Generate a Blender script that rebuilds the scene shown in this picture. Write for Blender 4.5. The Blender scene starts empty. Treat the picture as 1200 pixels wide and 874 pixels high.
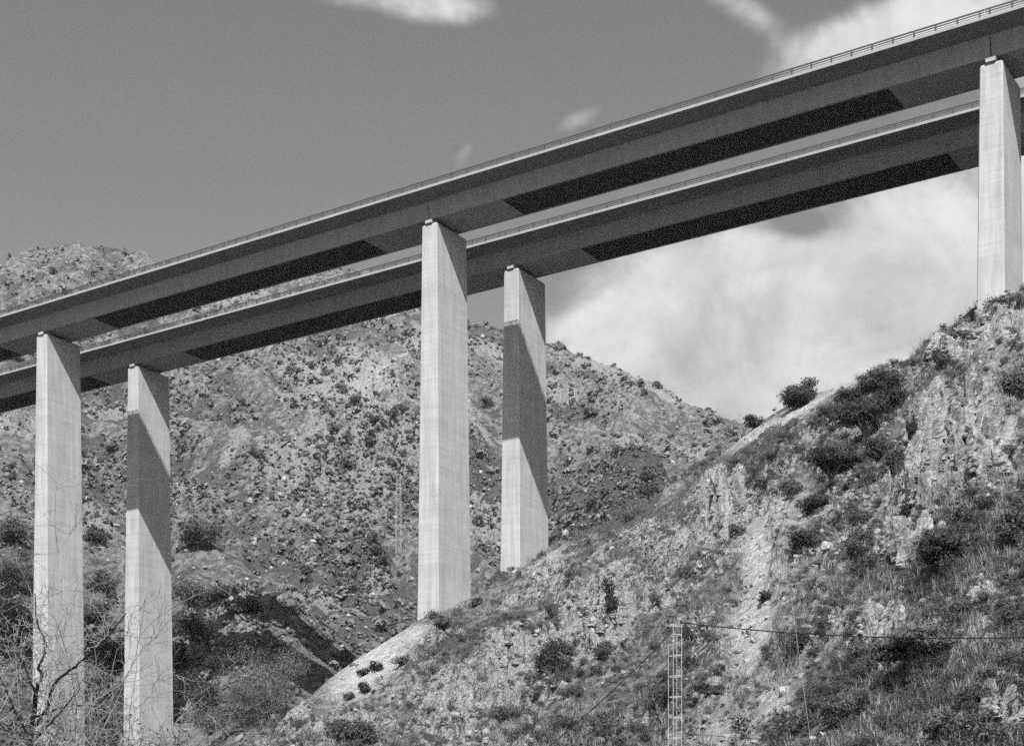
import bpy, math
import numpy as np
from mathutils import Vector
R = np.random.RandomState
rng = R(11)
C = bpy.context.scene.collection
SC = bpy.context.scene
F, CU, CV = 1830.0, 600.0, 1036.0      # focal length and horizon of the photograph (its pixels)

# ------------------------------------------------------------------ camera
cam = bpy.data.cameras.new('camera'); co = bpy.data.objects.new('camera', cam); C.objects.link(co)
co.location = (0, 0, 0); co.rotation_euler = (math.pi/2, 0, 0)
cam.sensor_width = 36; cam.lens = F/1200*36; cam.shift_y = (CV-437)/1200.0
cam.clip_start = .5; cam.clip_end = 6000
SC.camera = co

# ------------------------------------------------------------------ helpers
def mesh(name, V, Fc, mats, parent=None, smooth=False, link=True, fmat=None):
    """V (n,3); Fc: array (m,k) or list of arrays with different k"""
    me = bpy.data.meshes.new(name)
    V = np.asarray(V, dtype=np.float32)
    if not isinstance(Fc, list): Fc = [Fc]
    Fc = [np.asarray(f, dtype=np.int32) for f in Fc if len(f)]
    nl = sum(f.size for f in Fc); nf = sum(len(f) for f in Fc)
    me.vertices.add(len(V)); me.vertices.foreach_set('co', V.ravel())
    me.loops.add(nl); me.loops.foreach_set('vertex_index', np.concatenate([f.ravel() for f in Fc]))
    tot = np.concatenate([np.full(len(f), f.shape[1], np.int32) for f in Fc])
    st = np.concatenate([[0], np.cumsum(tot)[:-1]]).astype(np.int32)
    me.polygons.add(nf); me.polygons.foreach_set('loop_start', st); me.polygons.foreach_set('loop_total', tot)
    me.polygons.foreach_set('use_smooth', np.full(nf, bool(smooth)))
    if not isinstance(mats, (list, tuple)): mats = [mats]
    for m in mats: me.materials.append(m)
    if fmat is not None: me.polygons.foreach_set('material_index', np.asarray(fmat, np.int32))
    me.update(calc_edges=True); me.validate()
    o = bpy.data.objects.new(name, me)
    if link: C.objects.link(o)
    if parent is not None: o.parent = parent
    return o

class MB:
    def __init__(s): s.V = []; s.Q = []; s.T = []; s.n = 0
    def add(s, V, Q=None, T=None):
        V = np.asarray(V, float)
        if Q is not None and len(Q): s.Q.append(np.asarray(Q)+s.n)
        if T is not None and len(T): s.T.append(np.asarray(T)+s.n)
        s.V.append(V); s.n += len(V)
    def hexa(s, P):      # 8 pts: bottom 4 ccw, top 4 ccw
        s.add(P, [[3,2,1,0],[4,5,6,7],[0,1,5,4],[1,2,6,5],[2,3,7,6],[3,0,4,7]])
    def box(s, x0, x1, y0, y1, z0, z1):
        s.hexa([(x0,y0,z0),(x1,y0,z0),(x1,y1,z0),(x0,y1,z0),(x0,y0,z1),(x1,y0,z1),(x1,y1,z1),(x0,y1,z1)])
    def tube(s, P, rad, k=6):
        P = np.asarray(P, float); n = len(P)
        rad = np.broadcast_to(np.asarray(rad, float), (n,))
        d = np.gradient(P, axis=0); d /= np.linalg.norm(d, axis=1)[:, None]+1e-9
        up = np.where(np.abs(d[:, 2:3]) > .9, np.array([[1., 0, 0]]), np.array([[0, 0, 1.]]))
        a = np.cross(d, up); a /= np.linalg.norm(a, axis=1)[:, None]+1e-9; b = np.cross(d, a)
        th = np.arange(k)/k*2*np.pi
        V = P[:, None]+rad[:, None, None]*(a[:, None]*np.cos(th)[None, :, None]+b[:, None]*np.sin(th)[None, :, None])
        i = np.arange(n-1)[:, None]*k; j = np.arange(k)[None]; j2 = (j+1) % k
        Q = np.stack([i+j, i+j2, i+k+j2, i+k+j], -1).reshape(-1, 4)
        s.add(V.reshape(-1, 3), Q)
    def build(s, name, m, parent=None, smooth=False, **k):
        Fc = []
        if s.Q: Fc.append(np.concatenate(s.Q))
        if s.T: Fc.append(np.concatenate(s.T))
        return mesh(name, np.concatenate(s.V), Fc, m, parent, smooth, **k)

def tag(o, label=None, cat=None, group=None, kind=None):
    if label: o['label'] = label
    if cat: o['category'] = cat
    if group: o['group'] = group
    if kind: o['kind'] = kind
    return o
def empty(name, loc=(0, 0, 0), rz=0):
    o = bpy.data.objects.new(name, None); C.objects.link(o); o.location = loc; o.rotation_euler = (0, 0, rz)
    o.empty_display_size = .5
    return o
def copy_tree(o, parent=None):
    c = o.copy(); C.objects.link(c); c.parent = parent
    for ch in [x for x in KIDS.get(o.name, [])]:
        copy_tree(ch, c)
    return c
KIDS = {}
def kid(p, o): KIDS.setdefault(p.name, []).append(o); return o

# ---- noise
_p = R(5).permutation(4096)
def _h(i, j, s=0): return _p[(_p[(i+s*131) & 4095]+j) & 4095]
def perlin(x, y, s=0):
    xi = np.floor(x).astype(np.int64); yi = np.floor(y).astype(np.int64); xf = x-xi; yf = y-yi
    u = xf**3*(xf*(xf*6-15)+10); v = yf**3*(yf*(yf*6-15)+10)
    def g(i, j, a, b):
        t = _h(i, j, s)*(2*np.pi/4096); return np.cos(t)*a+np.sin(t)*b
    n0 = g(xi, yi, xf, yf)*(1-u)+g(xi+1, yi, xf-1, yf)*u
    n1 = g(xi, yi+1, xf, yf-1)*(1-u)+g(xi+1, yi+1, xf-1, yf-1)*u
    return (n0*(1-v)+n1*v)*1.5
def fbm(x, y, o=4, s=0, g=.5):
    r = 0; a = 1.
    for k in range(o): r = r+a*perlin(x*2**k+17.3*k, y*2**k-9.1*k, s+k); a *= g
    return r
def ridged(x, y, o=4, s=0):
    r = 0; a = 1.
    for k in range(o): r = r+a*(1-np.abs(perlin(x*2**k+7.3*k, y*2**k-3.1*k, s+k))*2); a *= .5
    return r
def cells(x, y, s=0):
    """Worley: (random value of nearest cell, edge distance)"""
    xi = np.floor(x).astype(np.int64); yi = np.floor(y).astype(np.int64)
    f1 = np.full(x.shape, 9.); f2 = np.full(x.shape, 9.); val = np.zeros(x.shape)
    for a in (-1, 0, 1):
        for b in (-1, 0, 1):
            h = _h(xi+a, yi+b, s); h2 = _p[(h+77) & 4095]; h3 = _p[(h+999) & 4095]
            d = np.hypot(xi+a+h/4096-x, yi+b+h2/4096-y)
            m = d < f1
            f2 = np.where(m, f1, np.minimum(f2, d)); val = np.where(m, h3/4096, val); f1 = np.where(m, d, f1)
    return val, f2-f1
def sstep(a, b, x):
    t = np.clip((x-a)/(b-a), 0, 1); return t*t*(3-2*t)

# ------------------------------------------------------------------ materials (black-and-white place: all colours are greys)
def mat(name, rough=.9, spec=.2):
    m = bpy.data.materials.new(name); m.use_nodes = True
    nt = m.node_tree; b = nt.nodes['Principled BSDF']
    b.inputs['Roughness'].default_value = rough
    b.inputs['Specular IOR Level'].default_value = spec
    return m, nt, b
def N(nt, t, **k):
    n = nt.nodes.new(t)
    for a, v in k.items():
        if a.startswith('i_'): n.inputs[int(a[2:])].default_value = v
        else: setattr(n, a, v)
    return n
def grey(v): return (v, v, v, 1)
def plain(name, v, rough=.8, spec=.3, var=0, scale=3):
    m, nt, b = mat(name, rough, spec)
    b.inputs['Base Color'].default_value = grey(v)
    if var:
        tc = N(nt, 'ShaderNodeTexCoord'); no = N(nt, 'ShaderNodeTexNoise'); no.inputs['Scale'].default_value = scale; no.inputs['Detail'].default_value = 6
        nt.links.new(tc.outputs['Object'], no.inputs['Vector'])
        rp = N(nt, 'ShaderNodeMapRange'); rp.inputs[1].default_value = .3; rp.inputs[2].default_value = .7
        rp.inputs[3].default_value = v*(1-var); rp.inputs[4].default_value = v*(1+var)
        nt.links.new(no.outputs[0], rp.inputs[0]); nt.links.new(rp.outputs[0], b.inputs['Base Color'])
    return m
class G:     # little expression helper for a node tree
    def __init__(s, nt): s.nt = nt
    def m(s, op, a, b=None, c=None, clamp=False):
        n = s.nt.nodes.new('ShaderNodeMath'); n.operation = op; n.use_clamp = clamp
        for i, v in enumerate((a, b, c)):
            if v is None: continue
            if isinstance(v, (int, float)): n.inputs[i].default_value = v
            else: s.nt.links.new(v, n.inputs[i])
        return n.outputs[0]
    def noise(s, vec, scale, detail=4, rough=.55, out=0, dist=0):
        n = s.nt.nodes.new('ShaderNodeTexNoise'); s.nt.links.new(vec, n.inputs['Vector'])
        n.inputs['Scale'].default_value = scale; n.inputs['Detail'].default_value = detail; n.inputs['Roughness'].default_value = rough
        n.inputs['Distortion'].default_value = dist
        return n.outputs[out]
    def ramp(s, x, a, b, lo=0., hi=1.):
        n = s.nt.nodes.new('ShaderNodeMapRange'); n.interpolation_type = 'SMOOTHSTEP'
        s.nt.links.new(x, n.inputs[0])
        for i, v in enumerate((a, b, lo, hi)):
            if isinstance(v, (int, float)): n.inputs[i+1].default_value = v
            else: s.nt.links.new(v, n.inputs[i+1])
        return n.outputs[0]
    def mix(s, f, a, b):
        n = s.nt.nodes.new('ShaderNodeMix'); n.data_type = 'FLOAT'
        for i, v in zip((0, 2, 3), (f, a, b)):
            if isinstance(v, (int, float)): n.inputs[i].default_value = v
            else: s.nt.links.new(v, n.inputs[i])
        return n.outputs[0]
    def mapping(s, vec, sc):
        n = s.nt.nodes.new('ShaderNodeMapping'); n.inputs['Scale'].default_value = sc; s.nt.links.new(vec, n.inputs['Vector']); return n.outputs[0]
    def bump(s, h, bsdf, strength, dist):
        n = s.nt.nodes.new('ShaderNodeBump'); n.inputs['Strength'].default_value = strength; n.inputs['Distance'].default_value = dist
        s.nt.links.new(h, n.inputs['Height']); s.nt.links.new(n.outputs[0], bsdf.inputs['Normal'])

def concrete(name, base, lift=1.2, streak=.14):
    m, nt, b = mat(name, .9, .2); g = G(nt)
    tc = N(nt, 'ShaderNodeTexCoord').outputs['Object']
    sx = N(nt, 'ShaderNodeSeparateXYZ'); nt.links.new(tc, sx.inputs[0])
    z = g.m('DIVIDE', sx.outputs[2], lift)
    line = g.m('ABSOLUTE', g.m('SUBTRACT', g.m('FRACT', z), .5))            # .5 at the pour joints
    joint = g.ramp(line, .475, .5, 0., 1.)
    fl = N(nt, 'ShaderNodeCombineXYZ'); nt.links.new(g.m('FLOOR', z), fl.inputs[2])
    wn = N(nt, 'ShaderNodeTexWhiteNoise'); wn.noise_dimensions = '3D'; nt.links.new(fl.outputs[0], wn.inputs['Vector'])
    n1 = g.noise(g.mapping(tc, (1.6, 1.6, .12)), 1., 6, .65)                # run-off streaks
    n2 = g.noise(g.mapping(tc, (.25, .25, 2.6)), 1., 4, .6)                 # board lines
    n3 = g.noise(tc, .35, 5, .6)
    n4 = g.noise(tc, 6., 6, .75)
    bx = g.m('ABSOLUTE', g.m('SUBTRACT', g.m('FRACT', g.m('MULTIPLY', g.m('ADD', sx.outputs[0], sx.outputs[1]), 1.35)), .5))
    vj = g.ramp(bx, .46, .5, 0., 1.)
    f = g.m('ADD', g.m('MULTIPLY', g.m('SUBTRACT', n1, .5), streak*1.6), g.m('MULTIPLY', g.m('SUBTRACT', n2, .5), .34))
    f = g.m('ADD', f, g.m('MULTIPLY', g.m('SUBTRACT', n3, .5), .36))
    f = g.m('ADD', f, g.m('MULTIPLY', g.m('SUBTRACT', n4, .5), .25))
    f = g.m('ADD', f, g.m('MULTIPLY', g.m('SUBTRACT', wn.outputs['Value'], .5), .07))
    f = g.m('SUBTRACT', f, g.m('MULTIPLY', joint, .26))
    f = g.m('SUBTRACT', f, g.m('MULTIPLY', vj, .045))
    c = g.m('MULTIPLY', g.m('ADD', f, 1.), base, clamp=True)
    nt.links.new(c, b.inputs['Base Color'])
    g.bump(n4, b, .4, .02)
    return m

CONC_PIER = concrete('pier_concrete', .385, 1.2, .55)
CONC_DECK = concrete('shaded_deck_concrete', .14, 50, .45); CONC_WEB = concrete('bounce_lit_web_concrete', .23, 50, .45)  # slab darker, web lighter: underside shade and ground bounce put into the colour
CONC_DARK = plain('dark_soffit', .03, .9, .1, .2, .5)  # one near-black tone for the midspan soffit panels and diaphragms
CONC_EDGE = concrete('kerb_concrete', .3, 50, .1)
STEEL = plain('rail_steel', .07, .6, .4, .2, 2)
GALV = plain('galvanised_steel', .34, .5, .4, .15, 3)
GALVM = plain('dull_steel', .13, .7, .2)
GALVD = plain('weathered_steel', .22, .6, .4, .2, 3)
CABLE = plain('cable_black', .012, .6, .3)
ASPH = plain('asphalt', .05, .9, .2, .3, 5)
PAINT = plain('road_paint', .75, .7, .2)
BEAR = plain('bearing_concrete', .36, .9, .2, .08, 2)
BARK = plain('bark', .10, .95, .1, .3, 8)
TWIG = plain('pale_twig_bark', .21, .9, .1, .45, 2.5)
TWIGD = plain('dark_branch_bark', .012, .9, .1, .35, 6)

def leafmat(name, v, var=.35, sc=.8, transl=.15):
    m, nt, b = mat(name, .75, .2); g = G(nt)
    tc = N(nt, 'ShaderNodeTexCoord').outputs['Object']; geo = N(nt, 'ShaderNodeNewGeometry')
    oi = N(nt, 'ShaderNodeObjectInfo')
    n = g.noise(tc, sc, 3); rnd = geo.outputs['Random Per Island']
    f = g.m('ADD', g.m('MULTIPLY', g.m('SUBTRACT', n, .5), 2*var), g.m('MULTIPLY', g.m('SUBTRACT', rnd, .5), var))
    f = g.m('ADD', f, g.m('MULTIPLY', g.m('SUBTRACT', oi.outputs['Random'], .5), .35))
    c = g.m('MAXIMUM', g.m('MULTIPLY', g.m('ADD', f, 1.), v), .012)
    nt.links.new(c, b.inputs['Base Color'])
    tr = N(nt, 'ShaderNodeBsdfTranslucent'); nt.links.new(c, tr.inputs[0])
    mx = N(nt, 'ShaderNodeMixShader'); mx.inputs[0].default_value = transl
    nt.links.new(b.outputs[0], mx.inputs[1]); nt.links.new(tr.outputs[0], mx.inputs[2])
    nt.links.new(mx.outputs[0], nt.nodes['Material Output'].inputs[0])
    return m
LEAF = leafmat('shrub_leaves', .085)
LEAFM = leafmat('grey_green_leaves', .095)
LEAFV = leafmat('sunlit_pine_needles', .12, .5, .8, .1)  # paler than the other pine needles: sunlit look put into the colour
LEAFP = leafmat('pine_needles', .05, .5, .6, .08)
LEAFFAR = leafmat('far_scrub_leaves', .18, .5, .1)
GRASS = leafmat('dry_grass_blades', .27, .45, .25, .25)

def ground_mat(name, k, rock=.50, dry=.20, scrub=.075, bstr=1.):
    m, nt, b = mat(name, .95, .08); g = G(nt)
    tc = N(nt, 'ShaderNodeTexCoord').outputs['Object']
    at = N(nt, 'ShaderNodeAttribute'); at.attribute_name = 'mask'
    sp = N(nt, 'ShaderNodeSeparateColor'); nt.links.new(at.outputs['Color'], sp.inputs[0])
    pale, dark, rk = sp.outputs[0], sp.outputs[1], sp.outputs[2]
    a = g.noise(tc, .9*k, 8, .72); bb = g.noise(tc, .16*k, 5, .6); c = g.noise(tc, 3.2*k, 6, .75); d = g.noise(tc, .45*k, 7, .68, dist=.6)
    # dry grass / earth base, mottled
    base = g.mix(g.ramp(a, .36, .64), dry*.5, dry*1.5)
    # dark low scrub patches
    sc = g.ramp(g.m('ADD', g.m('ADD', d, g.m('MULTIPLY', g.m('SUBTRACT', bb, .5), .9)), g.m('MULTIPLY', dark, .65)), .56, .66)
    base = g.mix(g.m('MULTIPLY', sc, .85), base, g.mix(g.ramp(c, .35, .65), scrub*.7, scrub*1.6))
    # bare rock
    rr = g.ramp(g.m('ADD', g.m('ADD', g.m('MULTIPLY', a, .6), g.m('MULTIPLY', g.m('SUBTRACT', bb, .5), -.5)), g.m('ADD', g.m('MULTIPLY', rk, .45), g.m('MULTIPLY', g.m('SUBTRACT', c, .5), .5))), .45, .57)
    rockc = g.mix(g.ramp(c, .3, .7), rock*.42, rock*1.3)
    base = g.mix(g.m('MULTIPLY', rr, .8), base, rockc)
    base = g.mix(pale, base, g.mix(g.ramp(a, .35, .65), .40, .72))
    nt.links.new(base, b.inputs['Base Color'])
    h = g.m('ADD', g.m('MULTIPLY', a, 1.), g.m('MULTIPLY', c, .6))
    g.bump(h, b, bstr, .9/k)
    return m
HILLM = ground_mat('hillside_ground', 1.0)
MTNM = ground_mat('mountain_ground', .6, .36, .20, .075)
def rock_mat():
    m, nt, b = mat('limestone', .95, .1); g = G(nt)
    tc = N(nt, 'ShaderNodeTexCoord').outputs['Object']
    n1 = g.noise(g.mapping(tc, (1, 1, .45)), 1.1, 8, .7); n2 = g.noise(tc, 5., 6, .75)
    v = N(nt, 'ShaderNodeTexVoronoi'); v.feature = 'DISTANCE_TO_EDGE'; v.inputs['Scale'].default_value = 1.1
    nt.links.new(g.mapping(tc, (1.6, 1.6, .55)), v.inputs['Vector'])
    crack = g.ramp(v.outputs[0], 0., .06)
    c = g.mix(g.ramp(n1, .34, .66), .22, .50)
    c = g.m('MULTIPLY', c, g.ramp(n2, .25, .7, .6, 1.25))
    nt.links.new(c, b.inputs['Base Color'])
    g.bump(g.m('ADD', n1, g.m('MULTIPLY', n2, .4)), b, 1., .45)
    return m
ROCK = rock_mat()

# ------------------------------------------------------------------ terrain
def ip(u, K): K = np.array(K, float); return np.interp(u, K[:, 0], K[:, 1])
def smooth_tab(K, sig=14):
    u = np.arange(-900, 2100, 4.); y = ip(u, K); k = np.exp(-.5*(np.arange(-12, 13)*4/sig)**2); k /= k.sum()
    yp = np.pad(y, 12, mode='edge'); return u, np.convolve(yp, k, 'valid')
VR = smooth_tab([(-900,1000),(-200,985),(0,960),(150,925),(250,893),(300,872),(345,832),(385,795),(430,764),(470,742),(495,722),(520,712),(554,697),(590,672),
      (643,641),(740,600),(800,560),(845,527),(870,508),(930,470),(1000,446),(1060,425),(1150,352),(1200,335),(1350,290),(1700,240),(2100,230)], 10)
YR = smooth_tab([(-900,120),(0,140),(250,155),(300,162),(385,172),(430,178),(490,191),(554,200),(590,209),(643,216),(740,206),(845,192),(930,183),(1000,177),
      (1060,168),(1150,161),(1200,159),(1300,155),(2100,150)], 22)
Y0 = smooth_tab([(-900,60),(0,60),(300,58),(500,62),(800,62),(1000,50),(1200,44),(2100,35)], 30)
def tabv(T, u): return np.interp(u, T[0], T[1])
def near_base(x, y):
    u = CU+F*x/np.maximum(y, 1.)
    yr = tabv(YR, u); zr = (CV-tabv(VR, u))/F*yr; y0 = tabv(Y0, u); z0 = -1.7+0*u
    s = (y-y0)/(yr-y0); sc = np.clip(s, 0, 1)
    up = z0+(zr-z0)*(sc**1.04)
    # rounded crest
    over = np.clip(y-yr, 0, None)
    z = up-.8*over*over/(over+6)
    return z, s
ROCKY = [  # u, v, ru, rv, strength : craggy parts of the slope
    (1120,520,75,75,1.),(1080,590,55,60,1.),(1110,410,60,35,.6),(1180,380,40,50,.7),(850,605,40,55,1.),(700,730,60,60,.8),(610,790,60,60,.6),
    (900,640,40,90,.8),(1030,730,90,40,.6),(780,640,50,30,.5),(740,690,50,40,.6),(540,830,60,50,.7),(650,670,60,25,.5),(960,560,60,30,.5),(1160,720,60,50,.5),
    (1180,850,60,30,.7),(480,800,50,50,.4),(840,760,80,50,.5),(1000,640,60,60,.5)]
PALE = [(436,778,66,26,-38,1.),(478,748,35,12,-25,.8),(405,800,30,14,-48,.8),(925,489,80,8,-29,1.),(990,452,30,7,-14,.9),(865,516,40,7,-33,.9),(890,655,20,60,6,1.),(880,740,26,60,12,1.),(905,815,22,30,20,.8),(915,600,10,30,14,.8),(850,860,50,30,-40,.6),(640,658,34,8,-32,.7),
        (1160,410,30,20,0,.4),(1110,500,60,40,0,.35),(935,600,18,50,10,.45)]
DARKG = [(950,520,110,60,.6),(740,610,120,40,.35),(1000,560,60,50,.5),(1080,650,60,40,.5),(560,740,60,40,.3),(670,610,40,40,.5)]
def masks_uv(u, v):
    rk = np.zeros(u.shape); pl = np.zeros(u.shape); dk = np.zeros(u.shape)
    for a, b, ru, rv, s in ROCKY: rk = np.maximum(rk, s*np.exp(-(((u-a)/ru)**2+((v-b)/rv)**2)**2))
    for a, b, ru, rv, ang, s in PALE:
        c, n = math.cos(math.radians(ang)), math.sin(math.radians(ang)); p = (u-a)*c+(v-b)*n; q = -(u-a)*n+(v-b)*c
        pl = np.maximum(pl, s*np.exp(-((p/ru)**2+(q/rv)**2)**2))
    for a, b, ru, rv, s in DARKG: dk = np.maximum(dk, s*np.exp(-((u-a)/ru)**2-((v-b)/rv)**2))
    return pl, dk, rk
def near_full(x, y):
    z, s = near_base(x, y)
    u = CU+F*x/np.maximum(y, 1.); v = CV-F*z/np.maximum(y, 1.)
    pl, dk, rk = masks_uv(u, v)
    on = sstep(0., .12, s)*(1-.75*sstep(.93, 1.0, s)*(1-sstep(1.02, 1.2, s)))
    general = sstep(.4, .85, fbm(x/9, y/14, 3, 40)+.55)          # loose rockiness everywhere
    w = np.clip(np.maximum(rk, .5*general)-pl, 0, 1)*(1-.7*sstep(.86, .97, s))
    calm = 1-.5*pl
    z = z+on*calm*(1.3*fbm(x/22, y/22, 3, 1)+.55*fbm(x/5, y/6, 4, 9)+.16*fbm(x/1.1, y/1.3, 3, 21))
    wx = x+.9*fbm(x/3, y/3, 2, 60); wy = y+1.6*fbm(x/3, y/4, 2, 63)
    c1, e1 = cells(wx/2.6, wy/4.5, 3); c2, e2 = cells(wx/.9, wy/2.0, 8)
    blade = 3.6*(c1-.35)*sstep(0, .18, e1)+1.6*(c2-.4)*sstep(0, .25, e2)-1.6*(1-sstep(0, .12, e1))
    z = z+on*w*blade*.85+on*w*.5*ridged(x/3, y/6, 3, 31)
    return z, pl, dk, np.clip(w, 0, 1)
VM = smooth_tab([(-900,380),(-300,345),(-60,322),(0,314),(40,300),(110,292),(150,301),(200,310),(300,306),(410,311),(450,327),(490,345),(530,362),(560,374),(590,387),
      (640,404),(700,425),(760,449),(830,479),(870,491),(950,520),(1200,560),(2100,640)], 9)
YM = smooth_tab([(-900,800),(0,760),(300,740),(500,700),(700,640),(870,600),(1200,560),(2100,520)], 40)
V0 = smooth_tab([(-900,925),(0,915),(150,925),(205,900),(232,868),(262,842),(300,838),(350,836),(420,855),(520,880),(2100,880)], 22)
def far_base(x, y):
    u = CU+F*x/y
    ym = tabv(YM, u); zm = (CV-tabv(VM, u))/F*ym; z0 = (CV-tabv(V0, u))/F*240
    s = (y-240)/(ym-240); up = z0+(zm-z0)*s
    bump = np.exp(-((u-300)/75)**2)*10*np.exp(-((y-275)/20)**2)
    up = np.where(s < 0, z0+(y-240)*.35, up)+bump
    over = np.clip(y-ym, 0, None)
    return np.where(s > 1, zm-.5*over*over/(over+40), up), s
def far_full(x, y):
    z, s = far_base(x, y)
    u = CU+F*x/y; v = CV-F*z/y
    damp = np.clip(s*4+.12, .12, 1)*(1-.85*sstep(.85, 1., s)*(1-sstep(1., 1.15, s)))
    gx = x*.8+y*.35
    z = z+damp*(17*fbm(gx/150, y/230, 3, 80)+6*(ridged(gx/60, y/110, 3, 85)-1))+(.6+.4*np.clip(s*5, 0, 1))*(1.6*fbm(x/13, y/16, 4, 90)+.45*fbm(x/3.2, y/4.2, 3, 95))
    # a nearer spur with darker scrub, rocky steps
    z = z+damp*4.5*(ridged(gx/22, y/60, 3, 140)-1.1)
    z = z+27*np.exp(-((u-735)/70)**2)*np.exp(-((y-375)/30)**2)+9*np.exp(-((u-520)/60)**2)*np.exp(-((y-430)/45)**2)
    cr = sstep(.25, .6, fbm(x/38, y/60, 3, 100))
    for (a, b, ru, rv) in ((400,440,75,40),(450,520,60,50),(520,400,60,25),(760,470,60,20),(360,520,60,40)):
        cr = np.maximum(cr, np.exp(-((u-a)/ru)**2-((v-b)/rv)**2))
    c1, e1 = cells(x/6+fbm(x/9, y/9, 2, 7), y/11, 12); c2, e2 = cells(x/2.2, y/4.5, 14)
    z = z+cr*damp*(3.6*(c1-.4)*sstep(0, .2, e1)+1.6*(c2-.4))
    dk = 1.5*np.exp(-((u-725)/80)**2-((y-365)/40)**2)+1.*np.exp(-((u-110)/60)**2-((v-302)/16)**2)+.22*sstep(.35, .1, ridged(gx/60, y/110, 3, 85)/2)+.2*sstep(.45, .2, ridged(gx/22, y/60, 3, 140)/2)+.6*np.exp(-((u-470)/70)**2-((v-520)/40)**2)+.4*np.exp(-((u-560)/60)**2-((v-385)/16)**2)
    pl = .35*np.exp(-((u-440)/50)**2-((v-440)/30)**2)
    return z, pl*0+pl, np.clip(dk, 0, 1), cr
def grid_mesh(name, us, ys, fn, m):
    U, Y = np.meshgrid(us, ys); X = (U-CU)/F*Y
    z, pl, dk, rk = fn(X, Y)
    V = np.stack([X, Y, z], -1).reshape(-1, 3); nr, nc = U.shape
    i = np.arange(nr-1)[:, None]*nc+np.arange(nc-1)[None]
    Q = np.stack([i, i+1, i+nc+1, i+nc], -1).reshape(-1, 4)
    o = mesh(name, V, Q, m, smooth=False)
    ca = o.data.color_attributes.new('mask', 'FLOAT_COLOR', 'POINT')
    ca.data.foreach_set('color', np.stack([pl, dk, rk, np.ones_like(pl)], -1).astype(np.float32).ravel())
    return o
us = np.concatenate([np.arange(-900, -60, 8), np.arange(-60, 1260, 1.7), np.arange(1260, 1500, 3.), np.arange(1500, 2100, 8)])
ys = np.concatenate([np.arange(6, 40, 3.), np.arange(40, 120, .30), np.arange(120, 222, .34), np.arange(222, 262, 2.)])
tag(grid_mesh('hillside', us, ys, near_full, HILLM), kind='structure')
us = np.concatenate([np.arange(-900, -60, 10), np.arange(-60, 960, 2.), np.arange(960, 2100, 10)])
ys = np.concatenate([np.linspace(205, 240, 70)[:-1], np.linspace(240, 300, 110)[:-1], 300*(900/300)**np.linspace(0, 1, 480), np.linspace(920, 1300, 12)])
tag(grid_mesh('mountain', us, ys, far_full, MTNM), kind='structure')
g_ = MB(); S_ = 4500
xs_ = np.linspace(-S_, S_, 60); gx_, gy_ = np.meshgrid(xs_, xs_); ii = np.arange(59)[:, None]*60+np.arange(59)[None]
gg = mesh('ground', np.stack([gx_, gy_, np.full_like(gx_, -4.)], -1).reshape(-1, 3), np.stack([ii, ii+1, ii+61, ii+60], -1).reshape(-1, 4), MTNM)
tag(gg, kind='structure')
# the patch of ground under the photographer joins the hillside

# lookup: first ground point behind a pixel
_uu = np.arange(-60, 1502, 3.)
def build_lookup(fn, y0, y1, n):
    ys = np.linspace(y0, y1, n); U, Y = np.meshgrid(_uu, ys); z = fn((U-CU)/F*Y, Y)[0]
    return ys, np.maximum.accumulate(z/Y, axis=0), z
LN = build_lookup(near_full, 40, 222, 700); LF = build_lookup(far_full, 206, 900, 920)
def hit(u, v):
    r = (CV-v)/F; c = int(np.clip(round((u+60)/3), 0, len(_uu)-1))
    for nm, (ys, rr, z) in (('near', LN), ('far', LF)):
        k = int(np.searchsorted(rr[:, c], r))
        if k < len(ys): return (u-CU)/F*ys[k], ys[k], z[k, c], nm
    return None
def hit_many(us, vs, L):
    ys, rr, z = L; c = np.clip(np.round((us+60)/3).astype(int), 0, len(_uu)-1); r = (CV-vs)/F
    k = (rr[:, c] < r[None]).sum(0); ok = k < len(ys); k = np.minimum(k, len(ys)-1)
    return (us-CU)/F*ys[k], ys[k], z[k, c], ok

# ------------------------------------------------------------------ viaducts
Lx, Ly = -.836, .548; Tx, Ty = .548, .836
nrm = math.hypot(Lx, Ly); Lx/=nrm; Ly/=nrm; nrm = math.hypot(Tx, Ty); Tx/=nrm; Ty/=nrm
RZ = math.atan2(Ly, Lx)      # local +x runs along the deck (to the left, away); local -y is across, away
def W(s, q, z): return (s*Lx+q*Tx, s*Ly+q*Ty, z)
def wbox(mb, s0, s1, q0, q1, z0, z1): mb.hexa([W(s0,q0,z0),W(s0,q1,z0),W(s1,q1,z0),W(s1,q0,z0),W(s0,q0,z1),W(s0,q1,z1),W(s1,q1,z1),W(s1,q0,z1)])
def prism(mb, s0, s1, prof, q0):
    k = len(prof); A = [W(s0, q0+a, z) for a, z in prof]; B = [W(s1, q0+a, z) for a, z in prof]
    Q = [[i, (i+1) % k, k+(i+1) % k, k+i] for i in range(k)]
    mb.add(A+B, Q)
    # caps as fan triangles
    cA = np.mean(A, axis=0); cB = np.mean(B, axis=0)
    mb.add([*A, cA], T=[[(i+1) % k, i, k] for i in range(k)]); mb.add([*B, cB], T=[[i, (i+1) % k, k] for i in range(k)])
ZT, ZS, ZP = 85.2, 82.2, 81.75
PS = [-25., 45.3, 114.5, 186.0, 256.5]
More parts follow.
